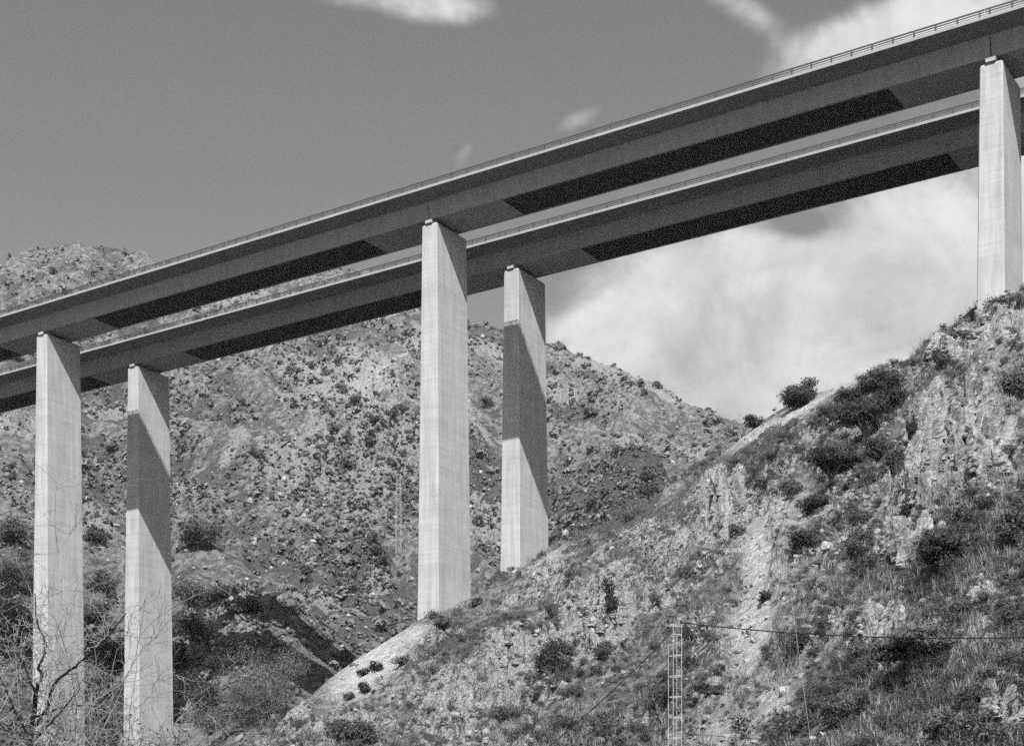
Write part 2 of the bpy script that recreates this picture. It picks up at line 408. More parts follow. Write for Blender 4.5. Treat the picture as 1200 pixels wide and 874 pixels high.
def viaduct(name, q, label, pier_base, group, sh=0., wide=6.45):
    PS = [p-sh for p in globals()['PS']]
    root = empty(name, W(0, q, 0)); tag(root, label, 'viaduct', group)
    def K(o):
        o.parent = root; o.matrix_parent_inverse = root.matrix_basis.inverted(); return o
    root.rotation_euler = (0, 0, 0)
    bpy.context.view_layer.update()
    S0, S1 = -60., 330.
    # slab with its cantilevers, in segments for a few casting joints
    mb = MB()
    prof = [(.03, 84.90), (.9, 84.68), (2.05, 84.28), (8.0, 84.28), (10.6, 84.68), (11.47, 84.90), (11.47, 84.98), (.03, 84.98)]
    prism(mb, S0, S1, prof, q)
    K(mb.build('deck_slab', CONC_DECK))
    for a, b in ((0, .36), (11.14, 11.5)):
        mb = MB(); prof = [(a, 84.80), (b if a == 0 else b, 84.80), (b, ZT), (a, ZT)]
        if a == 0: prof = [(0, 84.90), (.029, 84.90), (.029, 84.983), (.36, 84.983), (.36, ZT), (.02, ZT), (0, ZT-.02)]
        else: prof = [(11.14, 84.983), (11.471, 84.983), (11.471, 84.90), (11.5, 84.90), (11.5, ZT-.02), (11.48, ZT), (11.14, ZT)]
        prism(mb, S0, S1, prof, q); K(mb.build('kerb', CONC_EDGE))
    mb = MB(); wbox(mb, S0, S1, q+.37, q+11.13, 84.984, 85.06); rd = K(mb.build('roadway', ASPH))
    mb = MB()
    for a in (1.0, 10.4): wbox(mb, S0, S1, q+a, q+a+.15, 85.062, 85.066)
    for i in range(int(S0), int(S1), 12): wbox(mb, i, i+4.5, q+5.65, q+5.75, 85.062, 85.066)
    p_ = mb.build('lane_marking', PAINT); p_.parent = rd
    # girder: sloping webs + bottom; closed pale bottom slab near piers, dark panel between
    t = .35
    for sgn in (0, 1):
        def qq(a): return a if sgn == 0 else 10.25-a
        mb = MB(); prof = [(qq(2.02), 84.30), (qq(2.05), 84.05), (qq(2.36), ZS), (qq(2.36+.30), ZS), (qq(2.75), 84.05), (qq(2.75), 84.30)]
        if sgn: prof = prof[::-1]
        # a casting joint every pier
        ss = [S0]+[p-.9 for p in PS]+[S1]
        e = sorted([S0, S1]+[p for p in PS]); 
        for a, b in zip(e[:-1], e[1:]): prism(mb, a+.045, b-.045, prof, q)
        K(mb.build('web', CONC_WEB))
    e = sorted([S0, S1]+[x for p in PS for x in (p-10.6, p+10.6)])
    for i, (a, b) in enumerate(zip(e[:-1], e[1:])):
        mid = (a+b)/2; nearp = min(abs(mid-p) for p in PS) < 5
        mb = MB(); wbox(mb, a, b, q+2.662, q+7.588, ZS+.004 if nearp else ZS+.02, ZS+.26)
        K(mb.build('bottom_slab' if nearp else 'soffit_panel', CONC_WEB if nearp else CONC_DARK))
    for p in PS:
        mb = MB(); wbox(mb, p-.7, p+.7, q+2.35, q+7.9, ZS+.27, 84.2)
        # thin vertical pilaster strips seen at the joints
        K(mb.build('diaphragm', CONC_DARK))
    # railings, one per span
    e = [S0]+PS+[S1]
    pm = None
    for i, (a, b) in enumerate(zip(e[:-1], e[1:])):
        mb = MB(); m_ = q+.20
        wbox(mb, a+.03, b-.03, m_-.06, m_+.06, ZT+.66, ZT+.78)
        wbox(mb, a+.03, b-.03, m_-.04, m_+.04, ZT+.42, ZT+.51)
        wbox(mb, a+.03, b-.03, m_-.02, m_+.02, ZT+.20, ZT+.25)
        rl = K(mb.build('railing', STEEL))
        n = int((b-a)/2.1)
        for k in range(n):
            s = a+.5+(b-a-1)*k/max(n-1, 1)
            if pm is None:
                mb = MB(); mb.box(-.08, .08, -.055, .055, 0, .655); mb.box(-.10, .10, -.08, .08, 0, .03)
                po = mb.build('post', STEEL, link=False); pm = po.data
            else: po = bpy.data.objects.new('post', pm)
            C.objects.link(po); po.parent = rl
            ppos = Vector(W(s, m_, ZT+.002)); po.rotation_euler = (0, 0, RZ)
            po.location = ppos-Vector(W(0, q, 0)) if False else ppos
            po.matrix_parent_inverse = root.matrix_basis.inverted().copy()
            POSTS.append((po, ppos))
    mb = MB(); m_ = q+11.3
    wbox(mb, S0, S1, m_-.04, m_+.04, ZT+.62, ZT+.70); wbox(mb, S0, S1, m_-.02, m_+.02, ZT+.36, ZT+.41)
    for k in range(int((S1-S0)/2.1)): wbox(mb, S0+.5+2.1*k, S0+.62+2.1*k, m_-.05, m_+.05, ZT, ZT+.62)
    K(mb.build('far_railing', STEEL))
    # piers
    for p, zb in zip(PS, pier_base):
        q0, q1 = q+2.34+.02, q+2.34+wide; zc = ZP
        hw, k1, k2 = 1.14, .0105, .007; H = zc-zb
        ch = .10; mb = MB()
        def ring(z, ext=0):
            d = zc-z; h = hw+k1*d-ext; a = q0-k2*d+ext; b = q1+k2*d-ext
            return [W(p-h+ch, a, z), W(p+h-ch, a, z), W(p+h, a+ch, z), W(p+h, b-ch, z), W(p+h-ch, b, z), W(p-h+ch, b, z), W(p-h, b-ch, z), W(p-h, a+ch, z)]
        lv = [zb]+list(np.arange(zb+6, zc-.3, 6.))+[zc-.25, zc]
        V = []
        for i, z in enumerate(lv): V += ring(z, .12 if i == len(lv)-1 else 0)
        Q = []
        for i in range(len(lv)-1):
            for j in range(8): Q.append([i*8+j, i*8+(j+1) % 8, i*8+8+(j+1) % 8, i*8+8+j])
        mb.add(V, np.array(Q)[:, ::-1]); n0 = (len(lv)-1)*8; o_ = len(mb.V)
        mb.add([V[n0+j] for j in range(8)]+[np.mean(V[n0:n0+8], axis=0)], T=[[(j+1) % 8, j, 8] for j in range(8)])
        pr = K(mb.build('pier', CONC_PIER))
        for a, b in ((q0-.22, q0+1.3), (q1-2.5, q1-1.3)):
            mb = MB(); wbox(mb, p-.5, p+.5, a, b, zc+.002, ZS-.004); bo = mb.build('bearing_block', BEAR); bo.parent = pr
            bo.matrix_parent_inverse = root.matrix_basis.inverted()
    return root
POSTS = []
VA = viaduct('viaduct', 153.66, 'front concrete viaduct, the nearer and upper of the two seen against the sky', [40., 52., 27., 8., 20.], 'twin motorway viaducts')
VB = viaduct('viaduct', 153.66+17.5, 'rear concrete viaduct, seen below and behind the nearer deck', [45., 50., 33., 8., 30.], 'twin motorway viaducts', .6, 6.8)
# children were built in world space: undo the root offset exactly once
for o in list(C.objects):
    if o.parent is not None:
        o.matrix_parent_inverse.identity()
        top = o
        while top.parent is not None: top = top.parent
        if o.parent == top: o.location = Vector(o.location)-top.location if o.type != 'EMPTY' else o.location
for po, pp in POSTS: po.location = pp
# (parts sit at -root.location, so their own children keep world coordinates)

# ------------------------------------------------------------------ foliage
def leafcloud(n, size, leaf, seed, lobes=6, flat=1., hollow=.35, squash=.75, aspect=.6):
    """n small quads in a lumpy crown of size (rx, ry, rz) standing on z=0"""
    r = R(seed); rx, ry, rz = size
    c = r.normal(size=(lobes, 3)); c /= np.linalg.norm(c, axis=1)[:, None]; c *= (r.uniform(.25, .72, lobes))[:, None]
    c[:, 2] = np.abs(c[:, 2])*1.1-.15
    rad = r.uniform(.34, .54, lobes)*min(1., (8./lobes)**.4)
    k = r.randint(0, lobes, n); d = r.normal(size=(n, 3)); d /= np.linalg.norm(d, axis=1)[:, None]
    rr = (hollow+(1-hollow)*r.rand(n)**.6)*(1+.34*np.sin(d[:, 0]*7+k)*np.sin(d[:, 1]*6+d[:, 2]*5))*np.where(r.rand(n) < .1, 1.28, 1.)
    P = c[k]+d*rr[:, None]*rad[k][:, None]*np.array([1, 1, flat])
    P *= np.array([rx, ry, rz]); P[:, 2] += rz*squash
    P[:, 2] = np.abs(P[:, 2]); 
    nn_ = d+np.array([0, 0, .25])+r.normal(size=(n, 3))*.5; a = np.cross(nn_, r.normal(size=(n, 3))); a /= np.linalg.norm(a, axis=1)[:, None]
    b = np.cross(nn_, a); b /= np.linalg.norm(b, axis=1)[:, None]
    s = leaf*r.uniform(.6, 1.4, n)[:, None]
    V = np.stack([P-a*s, P-b*s*aspect, P+a*s, P+b*s*aspect], 1).reshape(-1, 3)
    return V, np.arange(n*4).reshape(n, 4)
def tuft(n, h, w, seed, lean=.5):
    r = R(seed); b = r.normal(size=(n, 2))*.12*h; th = r.rand(n)*2*np.pi; l = r.uniform(.15, lean, n)*h; hh = r.uniform(.55, 1., n)*h
    base = np.c_[b, np.full(n, -.05)]; tip = base+np.c_[np.cos(th)*l, np.sin(th)*l, hh]
    sd = np.c_[-np.sin(th), np.cos(th), np.zeros(n)]*w
    mid = base*.45+tip*.55+np.c_[np.zeros((n, 2)), hh*.12]
    V = np.stack([base-sd, base+sd, mid+sd*.8, mid-sd*.8, tip], 1).reshape(-1, 3)
    i = np.arange(n)[:, None]*5
    return V, i+np.array([[0, 1, 2, 3]]), i+np.array([[3, 2, 4]])
def scatter(name, variants, P, scale, rot, m, zs=None):
    """merge copies of the variants (V, Q[, T]) at points P"""
    Vs, Qs, Ts, n = [], [], [], 0; which = R(3).randint(0, len(variants), len(P))
    zs = np.ones(len(P)) if zs is None else zs
    for k, v in enumerate(variants):
        idx = np.where(which == k)[0]
        if not len(idx): continue
        V = v[0]; c, s = np.cos(rot[idx])[:, None], np.sin(rot[idx])[:, None]; sc = scale[idx][:, None]
        X = (V[:, 0][None]*c-V[:, 1][None]*s)*sc+P[idx, 0][:, None]; Y = (V[:, 0][None]*s+V[:, 1][None]*c)*sc+P[idx, 1][:, None]
        Z = V[:, 2][None]*sc*zs[idx][:, None]+P[idx, 2][:, None]
        off = n+np.arange(len(idx))[:, None, None]*len(V)
        Vs.append(np.stack([X, Y, Z], -1).reshape(-1, 3)); Qs.append((v[1][None]+off).reshape(-1, v[1].shape[1]))
        if len(v) > 2: Ts.append((v[2][None]+off).reshape(-1, 3))
        n += len(idx)*len(V)
    Fc = [np.concatenate(Qs)]+([np.concatenate(Ts)] if Ts else [])
    return mesh(name, np.concatenate(Vs), Fc, m)

# --- shrubs on the near slope, thick where the photo has them
def visible_points(n, L, u0, u1, v0, v1, seed, dens=None):
    r = R(seed); u = r.uniform(u0, u1, n); v = r.uniform(v0, v1, n)
    x, y, z, ok = hit_many(u, v, L)
    if dens is not None: ok &= r.rand(n) < dens(u, v, x, y)
    return np.c_[x, y, z][ok], u[ok], v[ok]
def dens_near(u, v, x, y):
    pl, dk, rk = masks_uv(u, v); f = fbm(x/7, y/9, 3, 200)
    return np.clip(.35+.9*f+.5*dk-.35*rk, .03, 1)*(1-np.clip(pl*1.2, 0, .97))
def keep_clear(P, u):   # nothing grows inside the piers' footprints
    q = P[:, 0]*Tx+P[:, 1]*Ty; s = P[:, 0]*Lx+P[:, 1]*Ly; k = np.ones(len(P), bool)
    for q0 in (153.66, 171.16):
        for p in PS: k &= ~((np.abs(s-p) < 2.6) & (q > q0+1) & (q < q0+10))
    return k
vN = [leafcloud(240, (1, 1, .8), .085, 100+i, 6) for i in range(6)]
P, u, v = visible_points(14000, LN, -40, 1480, 250, 900, 1, dens_near)
k = keep_clear(P, u); P, u, v = P[k], u[k], v[k]
sc = np.clip(R(2).lognormal(-.95, .5, len(P)), .18, 1.25); rot = R(4).rand(len(P))*6.28
size_px = sc*F/P[:, 1]; inside = (u > 10) & (u < 1190) & (v < 865)
order = np.argsort(-size_px*inside)
big = order[:250]; rest = order[250:]
shr_me = []
for i in range(8):
    V, Q = leafcloud(620, (1, 1, .8), .062, 300+i, 7+i % 3)
    st = MB(); st.V.append(V); st.Q.append(Q); st.n = len(V)
    r = R(70+i)
    for _ in range(5):
        e = r.normal(size=3)*.45; e[2] = .75; st.tube([(0, 0, -.2), e*.5, e], [.04, .03, .012], 4)
    nf = sum(len(a) for a in st.Q); fm = np.zeros(nf, int); fm[len(Q):] = 1
    o = st.build('shrub', [LEAF if i % 3 else LEAFM, BARK], link=False, fmat=fm); shr_me.append(o.data); bpy.data.objects.remove(o)
def put_shrub(x, y, z, s, rz, i, label, group, zsc=1.):
    o = bpy.data.objects.new('shrub', shr_me[i % 8]); C.objects.link(o); o.location = (x, y, z-.08*s); o.scale = (s, s, s*zsc); o.rotation_euler = (0, 0, rz)
    tag(o, label, 'shrub', group); return o
for j, i in enumerate(big):
    lab = ('small dark leafy shrub growing on the rocky near hillside' if j % 8 % 3 else 'greyish leafy shrub growing on the rocky near hillside')
    put_shrub(*P[i], sc[i], rot[i], j, lab, 'dark shrubs on the near hillside' if j % 8 % 3 else 'greyish shrubs on the near hillside', .9)
tag(scatter('scrub', vN, P[rest], sc[rest], rot[rest], LEAF), 'low dark scrub dotted over the near hillside between rocks', 'scrub', kind='stuff')
vL = [leafcloud(120, (1, 1, .6), .10, 500+i, 5) for i in range(4)]
P, u, v = visible_points(22000, LN, -40, 1480, 250, 900, 21, lambda u, v, x, y: np.clip(.55+.8*fbm(x/4, y/5, 3, 220)-.2*masks_uv(u, v)[2], .05, 1)*(1-np.clip(masks_uv(u, v)[0]*1.2, 0, .9)))
k = keep_clear(P, u); P = P[k]
tag(scatter('undergrowth', vL, P, R(22).uniform(.16, .45, len(P)), R(23).rand(len(P))*6.28, LEAFM), 'grey heath-like ground cover over the near hillside', 'ground cover', kind='stuff')
# --- dry grass
vG = [tuft(16, 1., .018, 600+i, .8) for i in range(6)]
P, u, v = visible_points(25000, LN, -40, 1480, 250, 900, 31, lambda u, v, x, y: np.clip(.3+1.1*fbm(x/10, y/12, 3, 240)+.4*np.exp(-((u-1120)/140)**2-((v-760)/90)**2)-.3*masks_uv(u, v)[2], .05, 1)*(1-np.clip(masks_uv(u, v)[0]*1.3, 0, .97)))
k = keep_clear(P, u); P = P[k]
tag(scatter('dry_grass', vG, P, R(32).uniform(.45, 1.05, len(P)), R(33).rand(len(P))*6.28, GRASS), 'pale dry grass tufts covering the near hillside', 'grass', kind='stuff')
# --- rough growth along the crest line
rc = R(77); uc = rc.uniform(560, 1490, 1900); yc = tabv(YR, uc)*(1+rc.uniform(-.035, .004, 1900)); xc = (uc-CU)/F*yc
zc_ = near_full(xc, yc)[0]; P = np.c_[xc, yc, zc_]; k = keep_clear(P, uc) & ((uc < 875) | (uc > 1003)) & (rc.rand(1900) < np.clip(.5+1.3*fbm(xc/5, yc/5, 3, 400), .1, 1))
P = P[k]; hlf = len(P)//3
tag(scatter('crest_grass', vG, P[hlf:], R(78).uniform(.5, 1.2, len(P)-hlf), R(79).rand(len(P))*6.28, GRASS), 'dry grass fringe along the crest of the near ridge', 'grass', kind='stuff')
tag(scatter('crest_scrub', vN, P[:hlf], np.clip(R(80).lognormal(-1., .55, hlf), .15, .9), R(81).rand(hlf)*6.28, LEAF), 'low ragged scrub along the crest of the near ridge', 'scrub', kind='stuff')
# --- loose stones
def stone(seed, sub=1):
    import bmesh
    bm = bmesh.new(); bmesh.ops.create_icosphere(bm, subdivisions=sub+1, radius=1); V = np.array([v.co[:] for v in bm.verts]); T = np.array([[a.index for a in f.verts] for f in bm.faces]); bm.free()
    r = R(seed); 
    for _ in range(7):
        d = r.normal(size=3); d /= np.linalg.norm(d); h = r.uniform(.45, .8); t = V@d; V = V-np.maximum(t-h, 0)[:, None]*d
    V = V*(1+.10*r.normal(size=(len(V), 1)))
    return V*np.array([1, .8, .7]), T
vS = [stone(i) for i in range(6)]
P, u, v = visible_points(9500, LN, -40, 1480, 250, 900, 41, lambda u, v, x, y: np.clip(.15+.6*fbm(x/6, y/8, 3, 260)+.7*masks_uv(u, v)[2]+.5*masks_uv(u, v)[0], .02, 1))
k = keep_clear(P, u); P = P[k]
tag(scatter('loose_stones', vS, P, np.clip(R(42).lognormal(-1.75, .55, len(P)), .08, .5), R(43).rand(len(P))*6.28, ROCK, R(44).uniform(.6, 1.5, len(P))), 'pale limestone stones lying on the near hillside', 'stones', kind='stuff')

# --- limestone outcrops (jagged blades of rock), things of their own
def blade(r, w, h):
    n = 15; m_ = 18; lean = np.array([r.normal()*.2*h, 0])
    f = np.repeat(np.arange(n)/(n-1), m_); a = np.tile(np.arange(m_)/m_*2*np.pi, n)
    o1, o2 = r.rand(2)*50
    fac = 1/np.maximum(np.abs(np.cos(a+o1))*1.0, np.abs(np.sin(a+o1))*1.15)*.8     # squarish block
    rag = 1+.34*(cells(np.cos(a)*1.6+o1, f*3.2+np.sin(a)*1.6+o2, 5)[0]-.5)*1.4+.16*fbm(np.cos(a)*3+o2, f*7+np.sin(a)*3, 3, 8)
    rr = w*(1-.62*f**2.2)*fac*rag
    V = np.c_[np.cos(a)*rr+lean[0]*f, np.sin(a)*rr*.7, h*f*(1+.12*(rag-1))-.1*h]
    Q = [[i*m_+j, i*m_+(j+1) % m_, (i+1)*m_+(j+1) % m_, (i+1)*m_+j] for i in range(n-1) for j in range(m_)]
    V = np.vstack([V, [[lean[0], lean[1], h*.92]]]); T = [[(n-1)*m_+j, (n-1)*m_+(j+1) % m_, n*m_] for j in range(m_)]
    return V, Q, T
def outcrop(seed, n, u, v, ru, rv, w, h, label):
    r = R(seed); mb = MB(); c = hit(u, v+rv*.5); 
    if c is None: return
    o0 = np.array(c[:3])
    for _ in range(n):
        a = r.uniform(-1, 1, 2); 
        if a@a > 1: a *= .7
        p = hit(u+a[0]*ru, v+a[1]*rv)
        if p is None or p[3] != 'near': continue
        V, Q, T = blade(r, w*r.uniform(.5, 1.3), h*r.uniform(.4, 1.2)); ang = r.normal()*.5; V[:, 1] -= np.clip(V[:, 2], 0, None)*r.uniform(.0, .55)
        ca, sa = math.cos(ang), math.sin(ang); V = np.c_[V[:, 0]*ca-V[:, 1]*sa, V[:, 0]*sa+V[:, 1]*ca, V[:, 2]]
        mb.add(V+np.array(p[:3])-o0-np.array([0, 0, .2*h]), Q, T)
    if mb.n:
        o = mb.build('rock_outcrop', ROCK); o.location = o0; tag(o, label, 'rock outcrop', 'limestone outcrops on the near hillside')
OUT = [(1115,490,45,24,.85,2.5,46,'large pale limestone cliff on the right hillside, split by dark clefts'),
 (1150,530,32,26,.8,2.2,32,'pale broken cliff face right of the dark vertical cleft'),
 (1082,560,18,40,.7,2.5,24,'dark-sided rock blades left of the pale cliff'),
 (1062,640,26,18,.8,2.2,10,'low jagged crag below the tall pale cliff'),
 (1108,412,24,9,.9,1.9,10,'dark notched crag near the crest below the right pier'),
 (1165,390,22,14,.9,1.8,8,'pale weathered ledge close under the rightmost pier'),
 (842,596,7,24,.55,2.6,7,'slim upright pale rock spire in mid slope'),
 (866,603,14,18,.6,2.6,9,'leaning layered rock fin beside the slim pale spire'),
 (716,705,12,22,.7,2.2,7,'rounded pale rock knob above the lattice power pole'),
 (695,755,14,20,.6,1.6,7,'pale rock wall right of the dark ivy-like shrub'),
 (905,610,10,26,.6,1.5,8,'string of pale rocks at the top of the scree gully'),
 (1030,742,34,10,.45,1.3,10,'row of grey rock teeth above the hanging wire'),
 (600,770,26,14,.5,1.3,9,'broken grey rocks on the lower slope left of the dark shrub'),
 (540,820,30,16,.45,1.2,9,'small jagged rocks near the bottom of the slope'),
 (1180,850,26,16,.45,1.0,10,'pale honeycombed rocks in the bottom right corner'),
 (1150,700,22,8,.4,1.0,7,'thin pale rock ledge amid the dry grass at right'),
 (625,672,24,9,.4,1.1,7,'pale stone edge at the foot of the middle rear pier'),
 (770,650,18,10,.5,1.4,6,'grey boulders halfway between spire and middle pier')]
for i, (u_, v_, ru, rv, w_, h_, n_, lab) in enumerate(OUT): outcrop(900+i, n_, u_, v_, ru, rv, w_, h_, lab)

# --- trees with their own crowns
def tree(name, u, v, wpx, hpx, label, group=None, seed=0, m=None, leaf=.07, n=6000, lobes=11, trunk=.25, flat=.8, zoff=0):
    p = hit(u, v)
    if p is None: print('no ground', name, u, v); return
    x, y, z, nm = p; px = y/F; w = wpx*px/2; h = hpx*px
    root = empty(name, (x, y, z+zoff)); tag(root, label, 'tree' if 'tree' in name else 'shrub', group)
    tr = h*trunk; r = R(seed)
    V, Q = leafcloud(n, (w*1.25, w*1.1, (h-tr)/1.55), leaf, seed, lobes, flat, .3, .5)
    V[:, 2] += tr*.5
    mesh('crown', V, Q, m or LEAFP, root)
    mb = MB(); ra = max(.04, w*.05)
    mb.tube([(0, 0, -.5), (r.normal()*.05*w, 0, tr*.6), (r.normal()*.1*w, r.normal()*.1*w, tr+.3*(h-tr))], [ra*1.3, ra, ra*.6], 8)
    for _ in range(7):
        a = r.rand()*6.28; q_ = r.uniform(.35, .75); mb.tube([(0, 0, tr*.7), (math.cos(a)*w*q_*.5, math.sin(a)*w*q_*.5, tr+.25*(h-tr)), (math.cos(a)*w*q_, math.sin(a)*w*q_, tr+r.uniform(.3, .7)*(h-tr))], [ra*.55, ra*.4, ra*.12], 5)
    mb.build('trunk', BARK, root)
    return root
G1 = 'dark trees on the near hillside'
TR = [  # name,u,v(base),w,h,label,leaf,n,mat
 ('broadleaf_tree',936,477,54,47,'dark round-crowned tree standing on the skyline of the near ridge',.10,9000,LEAFP),
 ('shrub',884,502,34,24,'dark bush on the skyline just left of the ridge tree',.11,1500,LEAFP),
 ('shrub',1032,464,54,42,'large grey-green bush at the crest above the layered pines',.10,4800,LEAF),
 ('shrub',985,444,34,12,'low flat bush on the skyline beside the pale track',.10,900,LEAFM),
 ('pine_tree',1012,520,92,80,'dark layered pine just below the crest, left of the pale cliff',.10,6500,LEAFP),
 ('pine_tree',975,568,84,62,'dark spreading pine lower left of the layered pine',.10,5500,LEAFP),
 ('shrub',1048,480,44,40,'dark bush joining the crest bush to the pines below it',.1,3000,LEAFP),
 ('shrub',1000,475,40,30,'dark bush left above the layered pine',.1,2200,LEAFP),
 ('shrub',1030,540,40,40,'dark bush between the layered pine and the cleft cliff',.09,2800,LEAFP),
 ('shrub',955,600,50,34,'wide dark bush under the spreading pine',.09,2600,LEAFP),
 ('shrub',925,585,46,30,'dark rounded bush left of the spreading pine on the grassy slope',.09,2200,LEAF),
 ('pine_tree',1106,672,74,80,'dark pine below the pale cliff with needle-like plumes',.075,8500,LEAFP),
 ('pine_tree',1068,790,118,74,'broad grey pine crossed by the hanging wire',.07,9500,LEAFM),
 ('shrub',978,850,54,48,'dark bush with crossed stems near the bottom right',.06,3800,LEAFP),
 ('shrub',654,792,46,68,'very dark upright bush on the slope left of the power pole',.085,4800,LEAFP),
 ('shrub',712,722,24,58,'narrow dark bush in a cleft above the wire',.085,2200,LEAFP),
 ('shrub',708,770,26,30,'small dark bush under the narrow cleft bush',.085,1500,LEAFP),
 ('shrub',1195,470,40,50,'dark bush at the right edge beside the cliff',.09,2500,LEAFM),
 ('shrub',1188,640,40,60,'tall dark bush at the right edge below the dry grass',.08,3000,LEAFM),
 ('shrub',936,650,34,42,'dark bush at the upper end of the scree gully',.08,2300,LEAFP),
 ('shrub',1030,790,30,46,'dark bush among the rock teeth above the wire',.07,2200,LEAFP),
 ('shrub',650,636,20,16,'small dark bush at the foot of the middle rear pier',.12,700,LEAFP),
 ('shrub',403,866,34,42,'round bush at the foot of the bare embankment, left one of a pair',.08,2200,LEAF),
 ('shrub',428,872,34,38,'round bush at the foot of the bare embankment, right one of a pair',.08,2200,LEAF),
 ('shrub',425,792,15,17,'small round bush on the pale embankment',.1,700,LEAFP),
 ('shrub',441,787,18,22,'round bush halfway up the pale embankment',.1,900,LEAFP),
 ('shrub',427,812,16,20,'round bush low on the pale embankment',.1,800,LEAFP),
 ('shrub',470,780,24,24,'bush on the right edge of the pale embankment',.1,1200,LEAF),
 ('shrub',408,820,14,15,'smallest bush at the left edge of the pale embankment',.1,600,LEAF),
 ('shrub',520,735,28,20,'bush right under the middle front pier',.1,1200,LEAF),
 ('shrub',1078,424,36,20,'low bush on the crest between the big bush and the dark notched crag',.1,1500,LEAFM),
 ('shrub',1122,394,36,18,'wide low bush on the crest left of the right pier foot',.1,1700,LEAF),
 ('shrub',1143,372,24,18,'bush touching the left foot of the right pier',.1,1200,LEAFM),
 ('shrub',1180,352,46,22,'bush in front of the right pier foot at the crest',.09,2200,LEAF),
 ('shrub',1069,520,14,44,'very dark growth standing in for shade in the upper cleft of the pale cliff',.08,2000,LEAFP),  # cleft and overhang bushes: dark leaves also stand in for the rock's shade
 ('shrub',1072,575,13,50,'very dark growth standing in for shade in the lower cleft of the pale cliff',.08,2200,LEAFP),
 ('shrub',1062,606,16,26,'very dark growth standing in for shade at the foot of the cleft in the pale cliff',.08,1300,LEAFP),
 ('shrub',1132,518,30,12,'dark undergrowth standing in for shade in the overhang of the pale cliff',.08,1400,LEAFP),
 ('shrub',1100,432,20,28,'dark growth in the notched crag near the crest',.09,1500,LEAFP),
 ('shrub',1048,560,26,50,'grey bush leaning on the left side of the cliff',.08,2600,LEAFM),
 ('shrub',898,706,20,22,'small bush on the right edge of the scree gully',.08,1000,LEAF),
 ('shrub',938,760,30,34,'grey bush just under the wire right of the scree',.07,1900,LEAFM),
 ('shrub',830,812,36,26,'dark bush right of the lattice pole near the bottom',.065,1900,LEAFP),
 ('shrub',806,752,18,28,'dark bush directly behind the top of the lattice pole',.07,1300,LEAFP),
 ('shrub',640,610,18,16,'dark bush behind the middle rear pier',.12,800,LEAFP),
 ('shrub',590,842,60,30,'wide dark bush low on the slope left of the sloping wire',.07,3000,LEAF),
 ('shrub',556,712,26,18,'bush at the right corner of the middle front pier',.1,1200,LEAF)]
for i, (nm, u_, v_, w_, h_, lab, lf, n_, m_) in enumerate(TR):
    tree(nm, u_, v_, w_, h_, lab, None, 1200+i, m_, lf, n_, 9 if nm == 'shrub' else 13, .12 if nm == 'pine_tree' else .02, .7 if nm != 'pine_tree' else .45, -.9 if u_ in (1078, 1122, 1143, 1180) else (-.25 if nm != 'pine_tree' else 0))
def far_tree(nm, u, v, w, h, lab, seed, m, leaf, n, lobes=11, trunk=.1, flat=.7, y=None):
    r = (CV-v)/F; p = hit_many(np.array([float(u)]), np.array([float(v)]), LF)
    px = p[1][0]/F; X0, Z0 = p[0][0], p[2][0]
    if y: px = y/F; X0 = (u-CU)*px; Z0 = far_full(np.array([X0]), np.array([float(y)]))[0][0]; h = max(h, CV-Z0/px-(v-h)); print(nm, 'ground v', CV-Z0/px)
    else: y = p[1][0]
    root = empty(nm, (X0, y, Z0)); tag(root, lab, 'tree')
    W_, H_ = w*px/2, h*px; V, Q = leafcloud(n, (W_*1.25, W_*1.1, H_/1.55), leaf, seed, lobes, flat, .3, .5); V[:, 2] += H_*trunk*.4
    mesh('crown', V, Q, m, root)
    mb = MB(); mb.tube([(0, 0, -1), (.1, 0, H_*.3), (.2, .1, H_*.6)], [W_*.07, W_*.05, W_*.03], 7); mb.build('trunk', BARK, root)
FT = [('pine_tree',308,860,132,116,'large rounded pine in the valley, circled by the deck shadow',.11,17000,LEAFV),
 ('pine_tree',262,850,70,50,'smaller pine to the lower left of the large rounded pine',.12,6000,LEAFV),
 ('tree',232,646,54,42,'dark bushy tree alone on the mountain slope right of the left rear pier',.3,2600,LEAF),
 ('tree',258,706,48,30,'dark tree above the shadowed valley pines',.25,2200,LEAF),
 ('tree',218,722,54,44,'dark tree against the right side of the left rear pier',.2,3200,LEAF),
 ('tree',282,724,44,34,'grey bushy tree just above the shadow arch',.22,2200,LEAFM),
 ('tree',215,752,50,44,'bushy tree in the valley next to the left rear pier',.18,3200,LEAFM),
 ('tree',240,770,60,60,'dark dense tree in the shaded valley bottom',.16,5200,LEAFP),
 ('tree',112,640,34,32,'round dark tree between the two left piers, upper one',.25,1800,LEAF),
 ('tree',124,700,46,36,'grey tree between the two left piers',.2,2400,LEAFM),
 ('tree',112,736,54,42,'broad dark tree behind the left front pier',.18,4000,LEAF),
 ('tree',132,790,54,64,'dense dark tree between the left piers near the valley floor',.16,6000,LEAFP),
 ('tree',112,850,60,70,'tall dark tree at the valley floor between the left piers',.15,7000,LEAFP),
 ('tree',20,640,60,40,'dark tree at the left edge on the mountain foot',.25,2400,LEAF),
 ('tree',14,700,70,60,'dense tree at the left edge above the bare branches',.2,5000,LEAFM),
 ('tree',10,770,90,80,'dark mass of a tree behind the bare branches at left',.16,8000,LEAFP),
 ('tree',60,870,110,90,'dark tree low behind the foot of the left front pier',.15,8000,LEAFM),
 ('tree',236,842,50,66,'black-looking tree in the deepest valley shade right of the left rear pier',.15,6000,LEAFP),
 ('tree',262,792,50,44,'dark tree inside the curve of the deck shadow',.16,4500,LEAFP),
 ('tree',146,868,60,80,'dark tree wedged between the feet of the two left piers',.14,7000,LEAFP),
 ('tree',210,800,30,60,'shaded dark tree right beside the left rear pier',.16,4000,LEAFP)]
